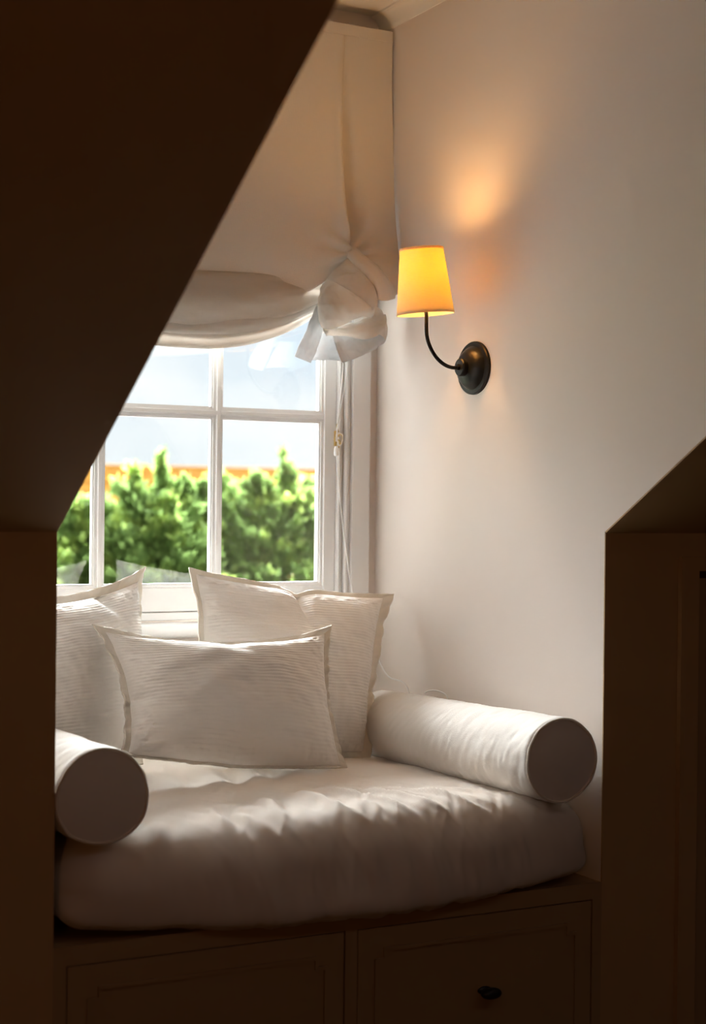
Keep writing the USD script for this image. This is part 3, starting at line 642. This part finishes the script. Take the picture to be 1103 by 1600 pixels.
# ------------------------------------------------------------------ outdoors
GZ = -2.7
obj('lawn', rbox((-40, 1.6, GZ - .2), (60, 70, GZ)), GRASS, kind='structure', smooth=False)
def conifer(x, y, top, rad, label, seed, tips=((0, 0, .3),)):
    """A bushy cypress: feathery upswept plumes over a rounded crown, a few leaders standing clear."""
    g = np.random.default_rng(seed)
    t = thing('conifer', label, 'tree', (x, y, GZ))
    H = top - GZ
    obj('trunk', tube([(x, y, GZ), (x + .03, y, GZ + H * .4), (x, y, GZ + H * .9)], [.11, .08, .02], 10, 20), BARK, t, smooth=True)
    Vs, Fs = [], []; off = 0
    base = np.array([[0, 0, 0], [.45, .5, .0], [0, 1.0, 0], [-.45, .5, .0]])
    pl = []
    for b in range(int(420 * rad / .6)):
        hf = 1 - g.random() ** 1.5
        r = rad * (1 - hf ** 6) ** .8 * (.72 + .34 * g.random()) + .03
        az = g.random() * 2 * PI
        out = np.array([math.cos(az) * .8, math.sin(az) * .8, .55 + .6 * hf])
        pl.append((np.array([x + math.cos(az) * r, y + math.sin(az) * r, GZ + H * (.15 + .80 * hf)]), out / np.linalg.norm(out), .20 + .20 * g.random(), .085, 64))
    for dx, dy, up in tips:
        for q in range(9):
            f = q / 8
            out = np.array([g.normal() * .35, g.normal() * .35, 1.0])
            pl.append((np.array([x + dx + g.normal() * .05 * (1 - f), y + dy, top - .12 + (up + .02) * f]), out / np.linalg.norm(out), .17 - .06 * f, (.055 + .02 * g.random()) * (1 - .7 * f), int(44 - 30 * f)))
    for c, out, ln, sp, n in pl:
        tp = g.random(n)
        p = c + out * (tp * ln - ln * .4)[:, None] + g.normal(size=(n, 3)) * (sp * (1 - tp * .8))[:, None]
        d = out + g.normal(size=(n, 3)) * .45; d /= np.linalg.norm(d, axis=1, keepdims=True)
        sd = np.cross(d, g.normal(size=(n, 3))); sd /= np.linalg.norm(sd, axis=1, keepdims=True)
        l_, w_ = .045 + .055 * g.random(n), .018 + .014 * g.random(n)
        q = p[:, None] + d[:, None] * (base[None, :, 1:2] * l_[:, None, None]) + sd[:, None] * (base[None, :, 0:1] * w_[:, None, None] * 2)
        Vs.append(q.reshape(-1, 3)); k = np.arange(n)[:, None] * 4 + off
        Fs.append(np.vstack([k + [0, 1, 2], k + [0, 2, 3]])); off += 4 * n
    obj('foliage', (np.vstack(Vs), np.vstack(Fs)), LEAF, t, smooth=False, kind='stuff')
conifer(2.30, 7.2, 1.40, .56, 'bright green bushy conifer with pointed tips seen through the middle panes', 101, ((0, 0, .28), (-.20, .05, .22), (.16, 0, .12), (.34, .1, .08)))
conifer(3.22, 7.2, 1.45, .60, 'bright green conifer with one tall tip seen through the right-hand panes', 102, ((.0, 0, .28), (-.24, 0, .10), (.22, .1, .08)))
conifer(1.40, 7.2, 1.02, .38, 'low conifer seen through the left-hand panes with orange roof showing beside it', 103, ((.1, 0, .14),))
conifer(2.76, 7.5, 1.46, .56, 'conifer filling the gap between the two tallest conifers', 104, ((.05, 0, .12),))
conifer(1.84, 7.5, 1.36, .48, 'conifer standing behind between the low conifer and the one in the middle panes', 108, ((-.1, 0, .10),))
conifer(4.2, 7.2, 1.30, .52, 'conifer at the right end of the hedge beyond the window frame', 105)
conifer(5.2, 7.2, 1.35, .50, 'conifer furthest right in the hedge, hidden by the window wall', 106)
conifer(.70, 7.2, 1.2, .46, 'conifer just left of the low one, hidden behind the dark left jamb', 107)
conifer(-.25, 7.2, 1.3, .50, 'conifer furthest left in the hedge, hidden behind the dark left jamb', 109)
# neighbouring house with a long terracotta roof
hs = thing('house', 'house with a long orange terracotta roof beyond the hedge', 'house', (8, 24, GZ))
ridge, eave, y_r, y_e = 1.967, -1.2, 24.0, 19.5
obj('house_wall', rbox((-4, y_e + .5, GZ), (24, 2 * y_r - y_e - .5, eave + .25), .02), RENDERED, hs, smooth=False)
nc = 18; rows = []
for k in range(nc):
    a, b = k / nc, (k + 1.25) / nc
    ya, yb = y_e + (y_r - y_e) * a, y_e + (y_r - y_e) * min(b, 1); za, zb_ = eave + (ridge - eave) * a, eave + (ridge - eave) * min(b, 1)
    rows.append(prism([(ya, za), (yb, zb_ - .0), (yb, zb_ - .10), (ya, za - .02 + .0)], 0, -4.4, 24.4))
    rows[-1].apply_translation((0, 0, .03))
obj('roof', cat_m(*rows, prism([(y_e, eave - .04), (y_r, ridge - .05), (2 * y_r - y_e, eave - .04)], 0, -4.3, 24.3)), TILE, hs, smooth=False)
obj('ridge_tile', tube([(-4.4, y_r, ridge - .06), (24.4, y_r, ridge - .06)], .09, 12), TILE, hs, smooth=True)
